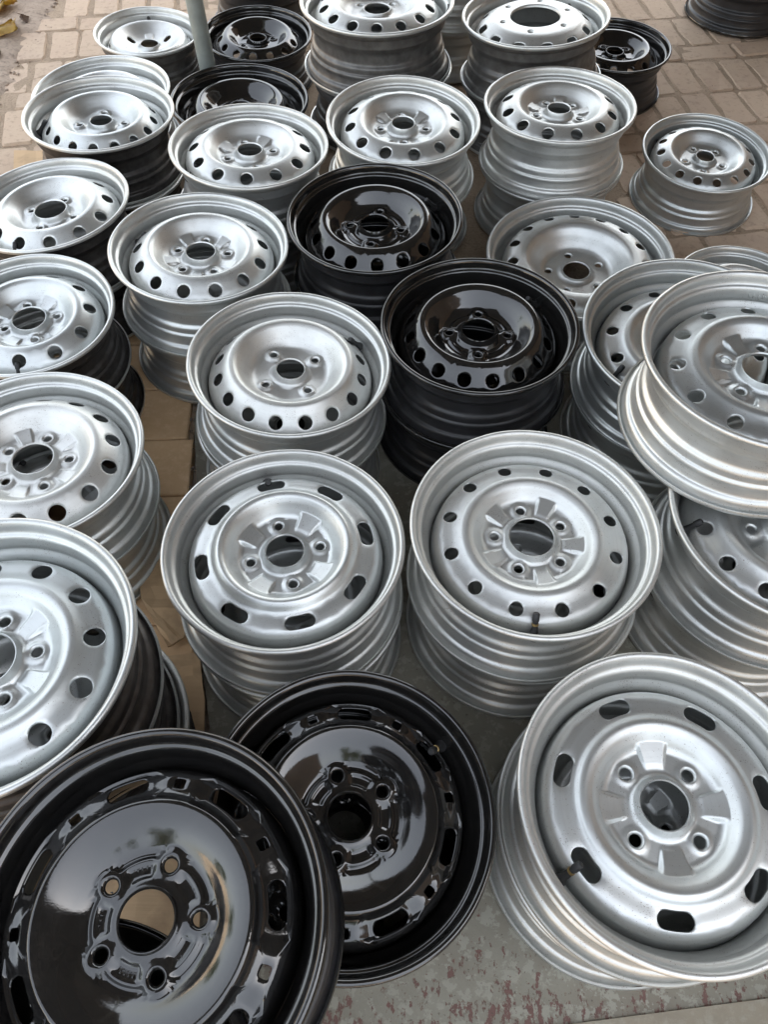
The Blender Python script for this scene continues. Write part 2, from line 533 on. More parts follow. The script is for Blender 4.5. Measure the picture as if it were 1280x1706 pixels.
def rim_mesh(name, m_in, m_out, n=144):
    P = [Vector(p) for p in RIM_PATH]
    path = []
    for i in range(len(P) - 1):                                    # Catmull-Rom through the section
        p0, p1, p2, p3 = P[max(i - 1, 0)], P[i], P[i + 1], P[min(i + 2, len(P) - 1)]
        for k in range(2):
            t = k / 2
            path.append(0.5 * ((2 * p1) + (-p0 + p2) * t + (2 * p0 - 5 * p1 + 4 * p2 - p3) * t * t + (-p0 + 3 * p1 - 3 * p2 + p3) * t ** 3))
    path.append(P[-1])
    nor = []
    for i in range(len(path)):
        d = path[min(i + 1, len(path) - 1)] - path[max(i - 1, 0)]
        nor.append(Vector((-d.y, d.x)).normalized())               # points outward of the barrel
    h = 0.0068
    # at the path start d points up the curl: outward side test by sign of the barrel's middle
    s = 1 if nor[len(nor) // 2].x > 0 else -1
    A = [p - nn * h * s for p, nn in zip(path, nor)]              # inside face
    B = [p + nn * h * s for p, nn in zip(path, nor)]              # outside face
    loop = A + B[::-1]
    bm = bmesh.new()
    rg = random.Random(n + len(name))
    nick = {}
    for q in range(6):                    # faint tyre-lever marks, each spread over a few degrees
        c0, dp = rg.randrange(n), rg.uniform(0.0012, 0.0028)
        for e in range(-3, 4): nick[(c0 + e) % n] = dp * (1 + cos(pi * e / 4)) / 2

    def rv(p, k):
        a = 2 * pi * k / n
        lip = sstep(0.95, 1.0, p.x)
        r = p.x * (1 + 0.0012 * sin(2 * a + 0.7) + 0.0008 * sin(5 * a + 2.0)) - lip * nick.get(k, 0) * 0.6
        z = p.y + 0.0016 * sin(2 * a + 2.1) + 0.0010 * sin(3 * a)
        if p.y > -0.06: z -= lip * nick.get(k, 0)
        return (r * cos(a), r * sin(a), z)
    rings = [[bm.verts.new(rv(p, k)) for k in range(n)] for p in loop]
    L = len(loop)
    for i in range(L):
        a, b = rings[i], rings[(i + 1) % L]
        outer = L > i >= len(A) and loop[i].y < -0.045
        for k in range(n):
            q = (k + 1) % n
            fc = bm.faces.new((a[k], a[q], b[q], b[k]))
            fc.material_index = 1 if outer else 0
    bmesh.ops.recalc_face_normals(bm, faces=bm.faces)
    return bm_mesh(name, bm, [m_in, m_out], True, 60)


RIMS = {('s', 's'): rim_mesh('rim_silver', SILVER, SILVER), ('s', 'd'): rim_mesh('rim_silver_dark_barrel', SILVER, BARE),
        ('s', 'g'): rim_mesh('rim_silver_grey_barrel', SILVER, GREYB),
        ('b', 'b'): rim_mesh('rim_black', BLACK, SATIN)}

# valve stem and cap (metres, base at the origin, pointing along +Z)
bm = bmesh.new(); lathe(bm, [(0.0085, -0.002), (0.009, 0.003), (0.0062, 0.009), (0.0048, 0.020), (0.0045, 0.030)], 14)
VALVE = bm_mesh('valve_stem', bm, RUBBER, True, 40)
bm = bmesh.new(); lathe(bm, [(0.0046, 0.0295), (0.0056, 0.030), (0.0056, 0.041), (0.004, 0.0435)], 14)
CAPM = bm_mesh('valve_cap', bm, RUBBER, True, 40)
bm = bmesh.new(); lathe(bm, [(0.0045, 0.022), (0.0056, 0.0225), (0.0056, 0.0255), (0.0045, 0.026)], 14)
RINGB = bm_mesh('valve_ring', bm, BRASS, True, 40)

DISCS = {}


def disc(key, colour, **kw):
    k = (key, colour)
    if k not in DISCS:
        DISCS[k] = disc_mesh('disc_' + key, BLACK if colour == 'b' else SILVER, **kw)
    return DISCS[k]


R12, R14, R16 = ('round', 0.056), ('round', 0.054), ('round', 0.047)
GROUP = 'used steel car wheels set out on the ground'
ALL = []


def wheel(label, x, y, top, tx, ty, R, Wd, colour, barrel, dk, valve, cap='r', spin=0.0, cat='wheel'):
    """x, y, top: centre of the front flange; tx, ty: tilt; Wd: wheel depth / R."""
    n = Vector((tx, ty, 1)).normalized()
    a = (Vector((1, 0, 0)) - n * n.x).normalized()
    b = n.cross(a)
    rot = Matrix((a, b, n)).transposed()
    depth = Wd * R
    o = empty('wheel')
    mw = rot.to_4x4()
    mw.translation = Vector((x, y, top)) - n * depth
    o.matrix_world = mw
    tag(o, label, cat, GROUP)
    rim = mesh_obj('rim', RIMS[(colour, barrel)], o)
    rim.location = (0, 0, depth)
    rim.scale = (R, R, depth / 0.815)
    rim.rotation_euler = (0, 0, (len(ALL) * 2.399) % 6.283)
    if dk:
        d = mesh_obj('wheel_disc', disc(dk['key'], colour, **{k: v for k, v in dk.items() if k != 'key'}), o)
        d.location = (0, 0, depth)
        d.scale = (R, R, R)
        d.rotation_euler = (0, 0, radians(spin))
    if valve is not None:
        va = radians(valve)
        v = mesh_obj('valve_stem', VALVE, o)
        v.location = (0.868 * R * cos(va), 0.868 * R * sin(va), depth - 0.275 * depth / 0.815)
        dirv = Vector((-cos(va) * 0.62, -sin(va) * 0.62, 0.78))
        v.rotation_euler = dirv.to_track_quat('Z', 'Y').to_euler()
        if cap: mesh_obj('valve_cap', CAPM, v)
        if cap == 'b': mesh_obj('valve_ring', RINGB, v)
    ALL.append(o)
    return o



# ------------------------------------------------------------------ ground materials
def brick_mat():
    m, t, b = mat('dusty_paver_clay')
    v, rnd = obj_coord(t)
    base = ramp(t, rnd, [(0.0, (0.43, 0.315, 0.232)), (0.35, (0.51, 0.380, 0.280)), (0.7, (0.46, 0.350, 0.265)), (1.0, (0.55, 0.412, 0.305))])
    tc = t.nodes.new('ShaderNodeNewGeometry')
    d1 = noise(t, tc.outputs['Position'], 7.0, 6.0, 0.6)
    dust = ramp(t, d1, [(0.38, (0, 0, 0)), (0.62, (1, 1, 1))])
    col = mixc(t, math_n(t, 'MULTIPLY', dust.outputs[0], 0.65), base.outputs[0], (0.53, 0.410, 0.300))
    d2 = noise(t, tc.outputs['Position'], 55.0, 4.0, 0.7)
    col = mixc(t, math_n(t, 'MULTIPLY', ramp(t, d2, [(0.52, (0, 0, 0)), (0.70, (1, 1, 1))]).outputs[0], 0.5), col, (0.27, 0.195, 0.142))
    t.links.new(col, b.inputs['Base Color'])
    b.inputs['Roughness'].default_value = 0.88
    bump(t, b, math_n(t, 'ADD', d2, d1), 0.5, 0.004)
    return m


def ground_mat(name, c1, c2, c3, s1=6.0, s2=120.0, bmp=0.6, dist=0.006, rough=0.92):
    m, t, b = mat(name)
    g = t.nodes.new('ShaderNodeNewGeometry')
    n1 = noise(t, g.outputs['Position'], s1, 6.0, 0.6)
    n2 = noise(t, g.outputs['Position'], s2, 5.0, 0.7)
    col = mixc(t, ramp(t, n1, [(0.36, (0, 0, 0)), (0.64, (1, 1, 1))]).outputs[0], c1, c2)
    col = mixc(t, ramp(t, n2, [(0.48, (0, 0, 0)), (0.68, (1, 1, 1))]).outputs[0], col, c3)
    t.links.new(col, b.inputs['Base Color'])
    b.inputs['Roughness'].default_value = rough
    bump(t, b, math_n(t, 'ADD', n1, n2), bmp, dist)
    return m


DIRT = ground_mat('earth', (0.38, 0.30, 0.235), (0.30, 0.235, 0.18), (0.20, 0.15, 0.115), 5.0, 60.0)
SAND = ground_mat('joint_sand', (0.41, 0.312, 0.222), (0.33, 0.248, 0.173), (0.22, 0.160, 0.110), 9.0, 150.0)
BRICK = brick_mat()


def floor_mat():
    """old grey-green floor paint, flaked down to a red-brown coat in the open walkway"""
    m, t, b = mat('flaked_floor_paint')
    g = t.nodes.new('ShaderNodeNewGeometry')
    P = g.outputs['Position']
    n1 = noise(t, P, 4.0, 6.0, 0.6)
    n2 = noise(t, P, 40.0, 7.0, 0.70)
    col = mixc(t, ramp(t, n1, [(0.35, (0, 0, 0)), (0.65, (1, 1, 1))]).outputs[0], (0.212, 0.204, 0.162), (0.150, 0.128, 0.098))
    col = mixc(t, ramp(t, n2, [(0.525, (0, 0, 0)), (0.55, (1, 1, 1))]).outputs[0], col, (0.242, 0.234, 0.190))
    sx = t.nodes.new('ShaderNodeSeparateXYZ'); t.links.new(P, sx.inputs[0])
    mp = t.nodes.new('ShaderNodeMapping'); mp.inputs['Scale'].default_value = (1.0, 0.55, 1.0)
    t.links.new(P, mp.inputs[0])
    n3 = noise(t, mp.outputs[0], 70.0, 7.0, 0.72)
    n5 = noise(t, P, 6.5, 3.0, 0.5)
    # wear follows the walkway along the front edge of the floor
    near = N(t, 'ShaderNodeMapRange'); near.clamp = True
    t.links.new(sx.outputs[1], near.inputs[0])
    near.inputs[1].default_value = 0.24; near.inputs[2].default_value = 0.03
    near.inputs[3].default_value = -0.17; near.inputs[4].default_value = 0.015
    msk = math_n(t, 'ADD', math_n(t, 'ADD', n3, near.outputs[0]), math_n(t, 'MULTIPLY', math_n(t, 'SUBTRACT', n5, 0.5), 0.30))
    red = ramp(t, msk, [(0.535, (0, 0, 0)), (0.555, (1, 1, 1))])
    n4 = noise(t, P, 90.0, 3.0)
    col = mixc(t, red.outputs[0], col, mixc(t, n4, (0.150, 0.066, 0.054), (0.095, 0.058, 0.046)))
    spots = ramp(t, noise(t, P, 140.0, 2.0), [(0.66, (0, 0, 0)), (0.70, (1, 1, 1))])
    col = mixc(t, math_n(t, 'MULTIPLY', spots.outputs[0], 0.6), col, (0.07, 0.05, 0.04))
    t.links.new(col, b.inputs['Base Color'])
    b.inputs['Roughness'].default_value = 0.62
    h = math_n(t, 'SUBTRACT', n2, red.outputs[0])
    bump(t, b, h, 0.45, 0.002)
    return m


FLOOR = floor_mat()
TILE = ground_mat('tan_tile_clay', (0.68, 0.46, 0.265), (0.60, 0.40, 0.225), (0.72, 0.51, 0.31), 7.0, 45.0, 0.25, 0.002, 0.7)
STONE = ground_mat('pebble_stone', (0.28, 0.235, 0.19), (0.20, 0.155, 0.12), (0.33, 0.30, 0.26), 30.0, 200.0, 0.3, 0.001, 0.85)


def cardboard_mat():
    m, t, b = mat('cardboard')
    v, rnd = obj_coord(t)
    mp = t.nodes.new('ShaderNodeMapping'); mp.inputs['Scale'].default_value = (4.0, 160.0, 4.0)
    t.links.new(v, mp.inputs[0])
    n1 = noise(t, mp.outputs[0], 1.0, 3.0)
    n2 = noise(t, v, 18.0, 5.0)
    col = mixc(t, n1, (0.60, 0.42, 0.25), (0.52, 0.355, 0.205))
    col = mixc(t, ramp(t, n2, [(0.5, (0, 0, 0)), (0.75, (1, 1, 1))]).outputs[0], col, (0.36, 0.245, 0.145))
    t.links.new(col, b.inputs['Base Color'])
    b.inputs['Roughness'].default_value = 0.85
    bump(t, b, n1, 0.35, 0.0015)
    return m


CARD = cardboard_mat()

# ------------------------------------------------------------------ ground sheet, paving, floor
bm = bmesh.new()
E_ = 220.0
vs = [bm.verts.new(v) for v in ((-E_, -E_, -0.035), (E_, -E_, -0.035), (E_, E_, -0.035), (-E_, E_, -0.035))]
bm.faces.new(vs)
ground = tag(mesh_obj('ground', bm_mesh('ground', bm, DIRT)), kind='structure')

# paving: a bed of packed sand and every visible paver on it
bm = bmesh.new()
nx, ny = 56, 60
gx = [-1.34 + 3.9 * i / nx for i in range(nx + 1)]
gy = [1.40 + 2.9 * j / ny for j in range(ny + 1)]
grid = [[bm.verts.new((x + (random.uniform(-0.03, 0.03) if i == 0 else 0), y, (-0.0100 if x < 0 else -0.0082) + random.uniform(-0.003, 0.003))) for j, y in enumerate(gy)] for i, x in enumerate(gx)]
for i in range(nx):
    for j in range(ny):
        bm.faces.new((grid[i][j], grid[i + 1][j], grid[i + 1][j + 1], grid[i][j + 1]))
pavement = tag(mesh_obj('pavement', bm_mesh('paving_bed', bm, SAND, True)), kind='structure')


def brick_me(seed, lx, ly):
    rnd = random.Random(seed)
    bm = bmesh.new()
    h = 0.055
    ch = 0.006
    j = lambda a: rnd.uniform(-a, a)
    crn = [(sx * lx / 2 + j(0.004), sy * ly / 2 + j(0.004)) for sx, sy in ((-1, -1), (1, -1), (1, 1), (-1, 1))]
    outline = []
    for i in range(4):                                   # worn corners and wavering sides
        (x0, y0), (x1, y1) = crn[i], crn[(i + 1) % 4]
        for k in (0.07, 0.36, 0.66, 0.93):
            outline.append((x0 + (x1 - x0) * k + j(0.0016), y0 + (y1 - y0) * k + j(0.0016)))
    lv = [[], [], []]
    for x, y in outline:
        lv[0].append(bm.verts.new((x, y, -h)))
        lv[1].append(bm.verts.new((x, y, -ch - rnd.uniform(0, 0.002))))
        k = 1 - ch / math.hypot(x, y)
        lv[2].append(bm.verts.new((x * k, y * k, rnd.uniform(-0.0012, 0.0008))))
    n = len(outline)
    for a, b in ((0, 1), (1, 2)):
        for i in range(n):
            q = (i + 1) % n
            bm.faces.new((lv[a][i], lv[a][q], lv[b][q], lv[b][i]))
    bm.faces.new(lv[2])
    return bm_mesh('brick', bm, BRICK)


BR = [brick_me(40 + k, 0.203, 0.096) for k in range(7)]
HALF = [brick_me(80 + k, 0.100, 0.096) for k in range(3)]
ca, sa = cos(radians(9)), sin(radians(9))
bricks = []
ROWW = 0.1085
rr_ = random.Random(5)
ANG = radians(11)
ca, sa = cos(ANG), sin(ANG)
yy = 0.9
row = 0
while yy < 4.6:                                          # courses of upright pavers with courses laid flat between them
    upright = row % 3 != 1
    hgt = 0.211 if upright else 0.107
    xx = -2.4 + rr_.uniform(-0.05, 0.05)
    while xx < 3.4:
        half = (not upright) and rr_.random() < 0.10
        L = 0.107 if (upright or half) else 0.211
        cx, cy = xx + L / 2, yy + hgt / 2 + rr_.uniform(-0.004, 0.004)
        wx, wy = cx * ca - cy * sa + 0.15, cx * sa + cy * ca
        left = -1.315 < wx < -0.56 and 1.95 < wy < 3.75
        right = 0.66 < wx < 1.80 and 1.60 < wy < 3.75
        mid = -0.56 <= wx < 0.66 and 2.95 < wy < 3.6
        if left or right or mid: bricks.append((wx, wy, half, upright))
        xx += L
    yy += hgt
    row += 1
for wx, wy, half, upright in bricks[:298]:
    o = mesh_obj('brick', rr_.choice(HALF if half else BR), pavement)
    o.location = (wx, wy, rr_.uniform(-0.0085, -0.0015) if wx < 0.3 else rr_.uniform(-0.0055, -0.0038))
    o.rotation_euler = (rr_.uniform(-0.018, 0.018), rr_.uniform(-0.018, 0.018), ANG + (pi / 2 if upright else 0) + rr_.uniform(-0.035, 0.035) + (pi if rr_.random() < 0.5 else 0))

# painted concrete floor under the right hand wheels
bm = bmesh.new()
pts = [(-0.436, 1.42), (-0.445, 1.173), (-0.33, 0.56), (-0.296, 0.43), (-0.27, -0.0), (-0.25, -1.6), (3.3, -1.6), (3.3, 1.42)]
top = [bm.verts.new((x, y, 0.0)) for x, y in pts]
low = [bm.verts.new((x, y, -0.06)) for x, y in pts]
bm.faces.new(top)
for i in range(len(pts)):
    q = (i + 1) % len(pts)
    bm.faces.new((top[q], top[i], low[i], low[q]))
slab = tag(mesh_obj('concrete_floor', bm_mesh('concrete_floor', bm, FLOOR)), kind='structure')

# a later strip of screed along the front edge of that floor
bm = bmesh.new()
add_box(bm, -0.20, 2.6, -0.9, 0.0, 0.0, 0.004)
for v in bm.verts:
    if v.co.y > -0.5: v.co.y = -0.015 + 0.13 * v.co.x
SCREED = ground_mat('screed', (0.255, 0.225, 0.170), (0.215, 0.185, 0.140), (0.285, 0.262, 0.21), 8.0, 70.0, 0.4, 0.002, 0.8)
tag(mesh_obj('screed_strip', bm_mesh('screed_strip', bm, SCREED)), kind='structure')

# tan tiles along the left edge of the floor
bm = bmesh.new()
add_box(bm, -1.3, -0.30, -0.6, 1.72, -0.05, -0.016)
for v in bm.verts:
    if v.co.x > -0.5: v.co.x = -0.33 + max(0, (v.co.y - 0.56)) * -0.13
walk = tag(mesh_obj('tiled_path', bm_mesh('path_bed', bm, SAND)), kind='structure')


def tile_me(seed, a=0.152):
    rnd = random.Random(seed)
    bm = bmesh.new()
    v = add_box(bm, -a / 2, a / 2, -a / 2, a / 2, -0.03, 0.0)
    for q in v: q.co += Vector((rnd.uniform(-0.0015, 0.0015), rnd.uniform(-0.0015, 0.0015), rnd.uniform(-0.0008, 0.0008)))
    bmesh.ops.bevel(bm, geom=[e for e in bm.edges if abs(e.verts[0].co.z) < 0.005 and abs(e.verts[1].co.z) < 0.005], offset=0.0028, segments=1, affect='EDGES')
    return bm_mesh('tile', bm, TILE)


TL = [tile_me(k) for k in range(4)]
ux, uy = Vector((0.98, -0.03, 0)).normalized(), Vector((-0.165, 0.985, 0)).normalized()
for i in range(0, 4):
    for j in range(-5, 6):
        c = Vector((-0.443, 1.11, 0)) - ux * (0.078 + 0.156 * i) + uy * (0.078 + 0.156 * j)
        o = mesh_obj('tile', TL[rr_.randrange(4)], walk)
        o.location = (c.x, c.y, rr_.uniform(-0.0035, 0.0))
        o.rotation_euler = (rr_.uniform(-0.008, 0.008), rr_.uniform(-0.008, 0.008), radians(4) + rr_.uniform(-0.008, 0.008) + rr_.choice((0, pi)))

# coarse sand and pebbles in the joint beside the tiles, and crumbs over the earth at far left
bm = bmesh.new()
gr = random.Random(8)


def pebble(bm, x, y, z, r):
    mtx = Matrix.Translation((x, y, z)) @ Matrix.Rotation(gr.uniform(0, 6.3), 4, 'Z') @ Matrix.Diagonal((r * gr.uniform(.7, 1.4), r * gr.uniform(.6, 1.1), r * gr.uniform(.5, .8), 1))
    bmesh.ops.create_icosphere(bm, subdivisions=1, radius=1.0, matrix=mtx)


for k in range(900):
    y = gr.uniform(0.55, 1.42)
    xr = -0.33 + max(0, (y - 0.56)) * -0.187 if y < 1.17 else -0.44
    pebble(bm, gr.uniform(xr - 0.09, xr - 0.002), y, -0.012 + gr.uniform(0, 0.006), gr.uniform(0.0015, 0.0042))
tag(mesh_obj('gravel', bm_mesh('gravel', bm, STONE, True)), kind='stuff')
bm = bmesh.new()
for k in range(1500):
    y = gr.uniform(1.7, 3.9)
    x = -1.33 - abs(gr.gauss(0, 0.14)) + gr.uniform(-0.02, 0.05)
    pebble(bm, x, y, -0.030 + gr.uniform(0, 0.004) + (0.022 if x > -1.33 else 0), gr.choice((0.002, 0.003, 0.004, 0.006, 0.009)))
tag(mesh_obj('earth_crumbs', bm_mesh('earth_crumbs', bm, DIRT, True)), kind='stuff')
bm = bmesh.new()
for k in range(420):                                     # grit swept over the pavers
    pebble(bm, gr.uniform(-1.32, 1.7), gr.uniform(1.9, 3.7), gr.uniform(-0.003, 0.0), gr.choice((0.0012, 0.0018, 0.0025)))
tag(mesh_obj('grit', bm_mesh('grit', bm, STONE, True)), kind='stuff')
# bank of earth against the paving at far left
bm = bmesh.new()
rows = []
for j in range(90):
    y = 1.2 + j * 0.035
    rows.append([bm.verts.new((x, y, z + gr.uniform(-0.006, 0.006))) for x, z in
                 ((-1.305 + gr.uniform(-0.02, 0.02), -0.014), (-1.34 + gr.uniform(-0.012, 0.012), -0.001), (-1.40, 0.004), (-1.47, -0.002), (-1.56, 0.006), (-1.75, 0.0), (-2.1, -0.05))])
for a, b in zip(rows[:-1], rows[1:]):
    for k in range(6): bm.faces.new((a[k + 1], a[k], b[k], b[k + 1]))
tag(mesh_obj('earth_bank', bm_mesh('earth_bank', bm, DIRT, True)), kind='structure')


# ------------------------------------------------------------------ fallen leaves
LEAF = plain('dry_yellow_leaf', (0.52, 0.36, 0.075), 0.6, 0.0, (0.36, 0.20, 0.04), 28.0, 0.3)
BROWNLEAF = plain('dry_brown_leaf', (0.15, 0.085, 0.045), 0.7, 0.0, (0.09, 0.05, 0.03), 28.0, 0.3)


def leaf(label, x, y, L, wd, rz, curl, m, seed, z=0.006):
    rnd = random.Random(seed)
    bm = bmesh.new()
    nu, nv = 14, 9
    g = []
    for i in range(nu + 1):
        u = i / nu
        w = wd * (sin(pi * u ** 0.75) ** 0.8 if 0 < u < 1 else 0.02)
        row = []
        for k in range(nv + 1):
            s = (k / nv - 0.5) * 2
            zz = curl * (abs(s) ** 1.6 * w * 0.9 + 0.35 * L * (u - 0.45) ** 2) + rnd.uniform(-1, 1) * 0.075 * wd * (0.3 if k == nv // 2 else 1) + 0.010 * sin(5.1 * u + 2.2 * s) * (wd > 0.03)
            row.append(bm.verts.new(((u - 0.5) * L, s * w * (1 + rnd.uniform(-0.10, 0.10) + 0.16 * abs(s) * sin(9.5 * u + 2 * s)), zz)))
        g.append(row)
    for i in range(nu):
        for k in range(nv): bm.faces.new((g[i][k], g[i + 1][k], g[i + 1][k + 1], g[i][k + 1]))
    bmesh.ops.solidify(bm, geom=list(bm.faces), thickness=0.0006)
    o = mesh_obj('fallen_leaf', bm_mesh('leaf', bm, m, True))
    o.location = (x, y, z)
    o.rotation_euler = (rnd.uniform(-0.2, 0.2), rnd.uniform(-0.2, 0.2), rz)
    tag(o, label, 'leaf')
    bm = bmesh.new(); add_tube(bm, (L * 0.47, 0, curl * 0.1 * L), (L * 0.72, 0.01, 0.002), 0.0016, 0.0011, 6)
    mesh_obj('leaf_stalk', bm_mesh('leaf_stalk', bm, m, True), o)


leaf('large crumpled yellow leaf on the earth, lower of the two yellow ones', -1.425, 2.985, 0.125, 0.070, 1.25, 0.10, LEAF, 3, 0.012)
leaf('yellow dry leaf in the very top left corner of the photo', -1.485, 3.165, 0.12, 0.060, 0.5, 0.10, LEAF, 6, 0.012)
leaf('small curled brown leaf on the paving edge right of the yellow leaves', -1.375, 3.075, 0.055, 0.015, 2.2, 0.7, BROWNLEAF, 9)
leaf('thin brown leaf scrap on the earth below the yellow leaves', -1.400, 2.82, 0.07, 0.016, 1.7, 0.6, BROWNLEAF, 12)
leaf('brown leaf stalk scrap on the earth at the left edge', -1.385, 2.60, 0.05, 0.008, 0.9, 0.5, BROWNLEAF, 15)

# ------------------------------------------------------------------ cardboard on the ground


def sheet(label, pts, z, th=0.006, name='cardboard_sheet', wav=0.003, seed=1, cat='cardboard'):
    rnd = random.Random(seed)
    bm = bmesh.new()
    f = bm.faces.new([bm.verts.new((x, y, 0)) for x, y in pts])
    bmesh.ops.triangulate(bm, faces=[f])
    bmesh.ops.subdivide_edges(bm, edges=list(bm.edges), cuts=3, use_grid_fill=True)
    for v in bm.verts: v.co.z += rnd.uniform(-wav, wav)
    bmesh.ops.solidify(bm, geom=list(bm.faces), thickness=th)
    bmesh.ops.recalc_face_normals(bm, faces=bm.faces)
    o = mesh_obj(name, bm_mesh(name, bm, CARD))
    o.location.z = z
    return tag(o, label, cat)


sheet('torn flat cardboard between the near left dark stack and the eight-slot wheel', [(-0.50, 0.80), (-0.42, 0.81), (-0.355, 0.70), (-0.375, 0.62), (-0.40, 0.60), (-0.47, 0.70)], 0.010, seed=2)
sheet('creased cardboard strip under the edge of the eight-slot wheel stack', [(-0.395, 0.58), (-0.34, 0.59), (-0.315, 0.50), (-0.285, 0.30), (-0.26, 0.06), (-0.46, 0.08), (-0.42, 0.36)], 0.014, seed=4, wav=0.004)
sheet('small tan cardboard piece poking out left of the deep silver wheel at far left', [(-1.16, 2.215), (-1.03, 2.225), (-0.95, 1.95), (-1.08, 1.92)], 0.008, seed=6)

# ------------------------------------------------------------------ the stall: poles, roof; added unseen walls
pole = empty('canopy_pole', (-0.594, 2.535, -0.01))
tag(pole, 'slightly leaning grey pole standing among the wheels at upper left', 'pole')
bm = bmesh.new(); add_tube(bm, (0, 0, 0), (-0.10, 0.04, 2.62), 0.026, 0.026, 20)
mesh_obj('shaft', bm_mesh('shaft', bm, POLE, True, 50), pole)
bm = bmesh.new(); add_box(bm, -0.055, 0.055, -0.055, 0.055, 0.0, 0.012)
mesh_obj('base_plate', bm_mesh('base_plate', bm, POLE), pole)

ROOFM = plain('old_roof_sheet', (0.055, 0.054, 0.048), 0.75, 0.0, (0.038, 0.036, 0.032), 2.0)
roof = empty('canopy_roof', (1.2, 1.2, 2.62))
tag(roof, 'dark corrugated sheet roof over the wheels, outside the picture', 'roof')
bm = bmesh.new()
cols_ = []
nxr = 160
for i in range(nxr + 1):
    x = -2.75 + 4.95 * i / nxr
    z = 0.10 + 0.022 * sin(i * 1.9) + 0.05 * x
    cols_.append((bm.verts.new((x, -1.3, z)), bm.verts.new((x, 4.0, z))))
for a, b in zip(cols_[:-1], cols_[1:]): bm.faces.new((a[0], b[0], b[1], a[1]))
bmesh.ops.solidify(bm, geom=list(bm.faces), thickness=0.004)
mesh_obj('roof_sheet', bm_mesh('roof_sheet', bm, ROOFM), roof)
for k, y in enumerate((-1.2, 0.1, 1.24, 2.9, 3.9)):
    bm = bmesh.new()
    add_box(bm, -2.72, 2.1, y - 0.03, y + 0.03, -0.06, 0.0)
    for q in bm.verts: q.co.z += 0.05 * q.co.x
    mesh_obj('rafter', bm_mesh('rafter', bm, ROOFM), roof)

WALLM = plain('added_wall_plaster', (0.20, 0.165, 0.135), 0.8, 0.0, (0.13, 0.105, 0.085), 3.0)
bm = bmesh.new(); add_box(bm, 3.35, 3.55, -3.5, 7.0, -0.1, 3.2)
tag(mesh_obj('added_side_wall', bm_mesh('added_side_wall', bm, WALLM)), 'plain brown wall added on the right for shade, outside the picture', 'wall')  # unseen wall added to keep the right side dark
bm = bmesh.new(); add_box(bm, -6.0, 9.0, -9.4, -9.2, -0.1, 2.6)
tag(mesh_obj('added_back_wall', bm_mesh('added_back_wall', bm, WALLM)), 'plain brown wall added behind the photographer for contrast, outside the picture', 'wall')  # unseen wall added behind the camera for contrast in the reflections

#@@WHEELS
# ------------------------------------------------------------------ across the yard on the left (seen only in the paint)
LEAVES = plain('tree_leaves', (0.060, 0.095, 0.030), 0.6, 0.0, (0.030, 0.055, 0.018), 1.5)
BARK = plain('tree_bark', (0.12, 0.09, 0.065), 0.9, 0.0, (0.07, 0.05, 0.035), 9.0)


def tree(label, x, y, h, cr, seed):
    rnd = random.Random(seed)
    o = empty('tree', (x, y, -0.05))
    tag(o, label, 'tree', 'trees across the yard')
    bm = bmesh.new()
    add_tube(bm, (0, 0, 0), (0.1, 0.05, h * 0.55), 0.13, 0.08, 10)
    for k in range(6):
        a = k * 1.05 + rnd.uniform(-.3, .3)
        add_tube(bm, (0.08, 0.04, h * (0.40 + 0.02 * k)), (cos(a) * cr * 0.7, sin(a) * cr * 0.7, h * rnd.uniform(0.62, 0.85)), 0.05, 0.02, 6)
    mesh_obj('trunk', bm_mesh('trunk', bm, BARK, True), o)
    bm = bmesh.new()
    for c in range(26):
        a, rr2 = rnd.uniform(0, 2 * pi), cr * math.sqrt(rnd.random()) * 0.85
        cc = Vector((rr2 * cos(a), rr2 * sin(a), h * rnd.uniform(0.5, 0.95)))
        for k in range(130):
            p = cc + Vector((rnd.gauss(0, 1), rnd.gauss(0, 1), rnd.gauss(0, 0.8))) * cr * 0.20
            d1 = Vector((rnd.uniform(-1, 1), rnd.uniform(-1, 1), rnd.uniform(-1, 1))).normalized() * 0.075
            d2 = d1.orthogonal().normalized() * 0.04
            bm.faces.new([bm.verts.new(p + q) for q in (-d1, d2, d1, -d2)])
    mesh_obj('crown', bm_mesh('crown', bm, LEAVES), o)


tree('leafy tree across the yard, farthest back, outside the picture', -15.5, 6.5, 4.4, 1.7, 1)
tree('leafy tree across the yard, middle one, outside the picture', -17.0, 1.0, 5.0, 1.9, 2)
tree('leafy tree across the yard, nearest the street, outside the picture', -14.5, -5.0, 4.0, 1.6, 3)
tree('leafy tree behind the photographer on the left, outside the picture', -3.6, -7.6, 4.6, 1.5, 4)
tree('leafy tree behind the photographer on the right, outside the picture', 1.4, -8.2, 5.0, 1.7, 5)
YARD = plain('added_far_wall_render', (0.42, 0.36, 0.29), 0.85, 0.0, (0.32, 0.27, 0.21), 1.2)
bm = bmesh.new(); add_box(bm, -19.6, -19.4, -16.0, 20.0, -0.1, 2.3)
tag(mesh_obj('added_far_wall', bm_mesh('added_far_wall', bm, YARD)), 'pale wall added behind the trees for reflections, outside the picture', 'wall')  # unseen wall added to give the reflections some structure

# ------------------------------------------------------------------ the wheels
def K(key, prof, rh, lip, nv, v_r, v_off, nb, b_off, vr=0.07, b_r=0.30, **kw):
    d = dict(key=key, prof=prof, rh=rh, lip=lip, nv=nv, v_shape=kw.pop('v_shape', ('round', vr)), v_r=v_r, v_off=v_off, nb=nb, b_r=b_r, b_off=b_off)
    d.update(kw)
    return d


STAR = dict(pads=5, pad_w=11, pad_h=0.044, boss=0.018)
CROSS = dict(pads=4, pad_w=14.5, pad_h=0.060, boss=0.016)
LOBE = dict(boss=0.024, boss_r=0.082, scallop=0.010)
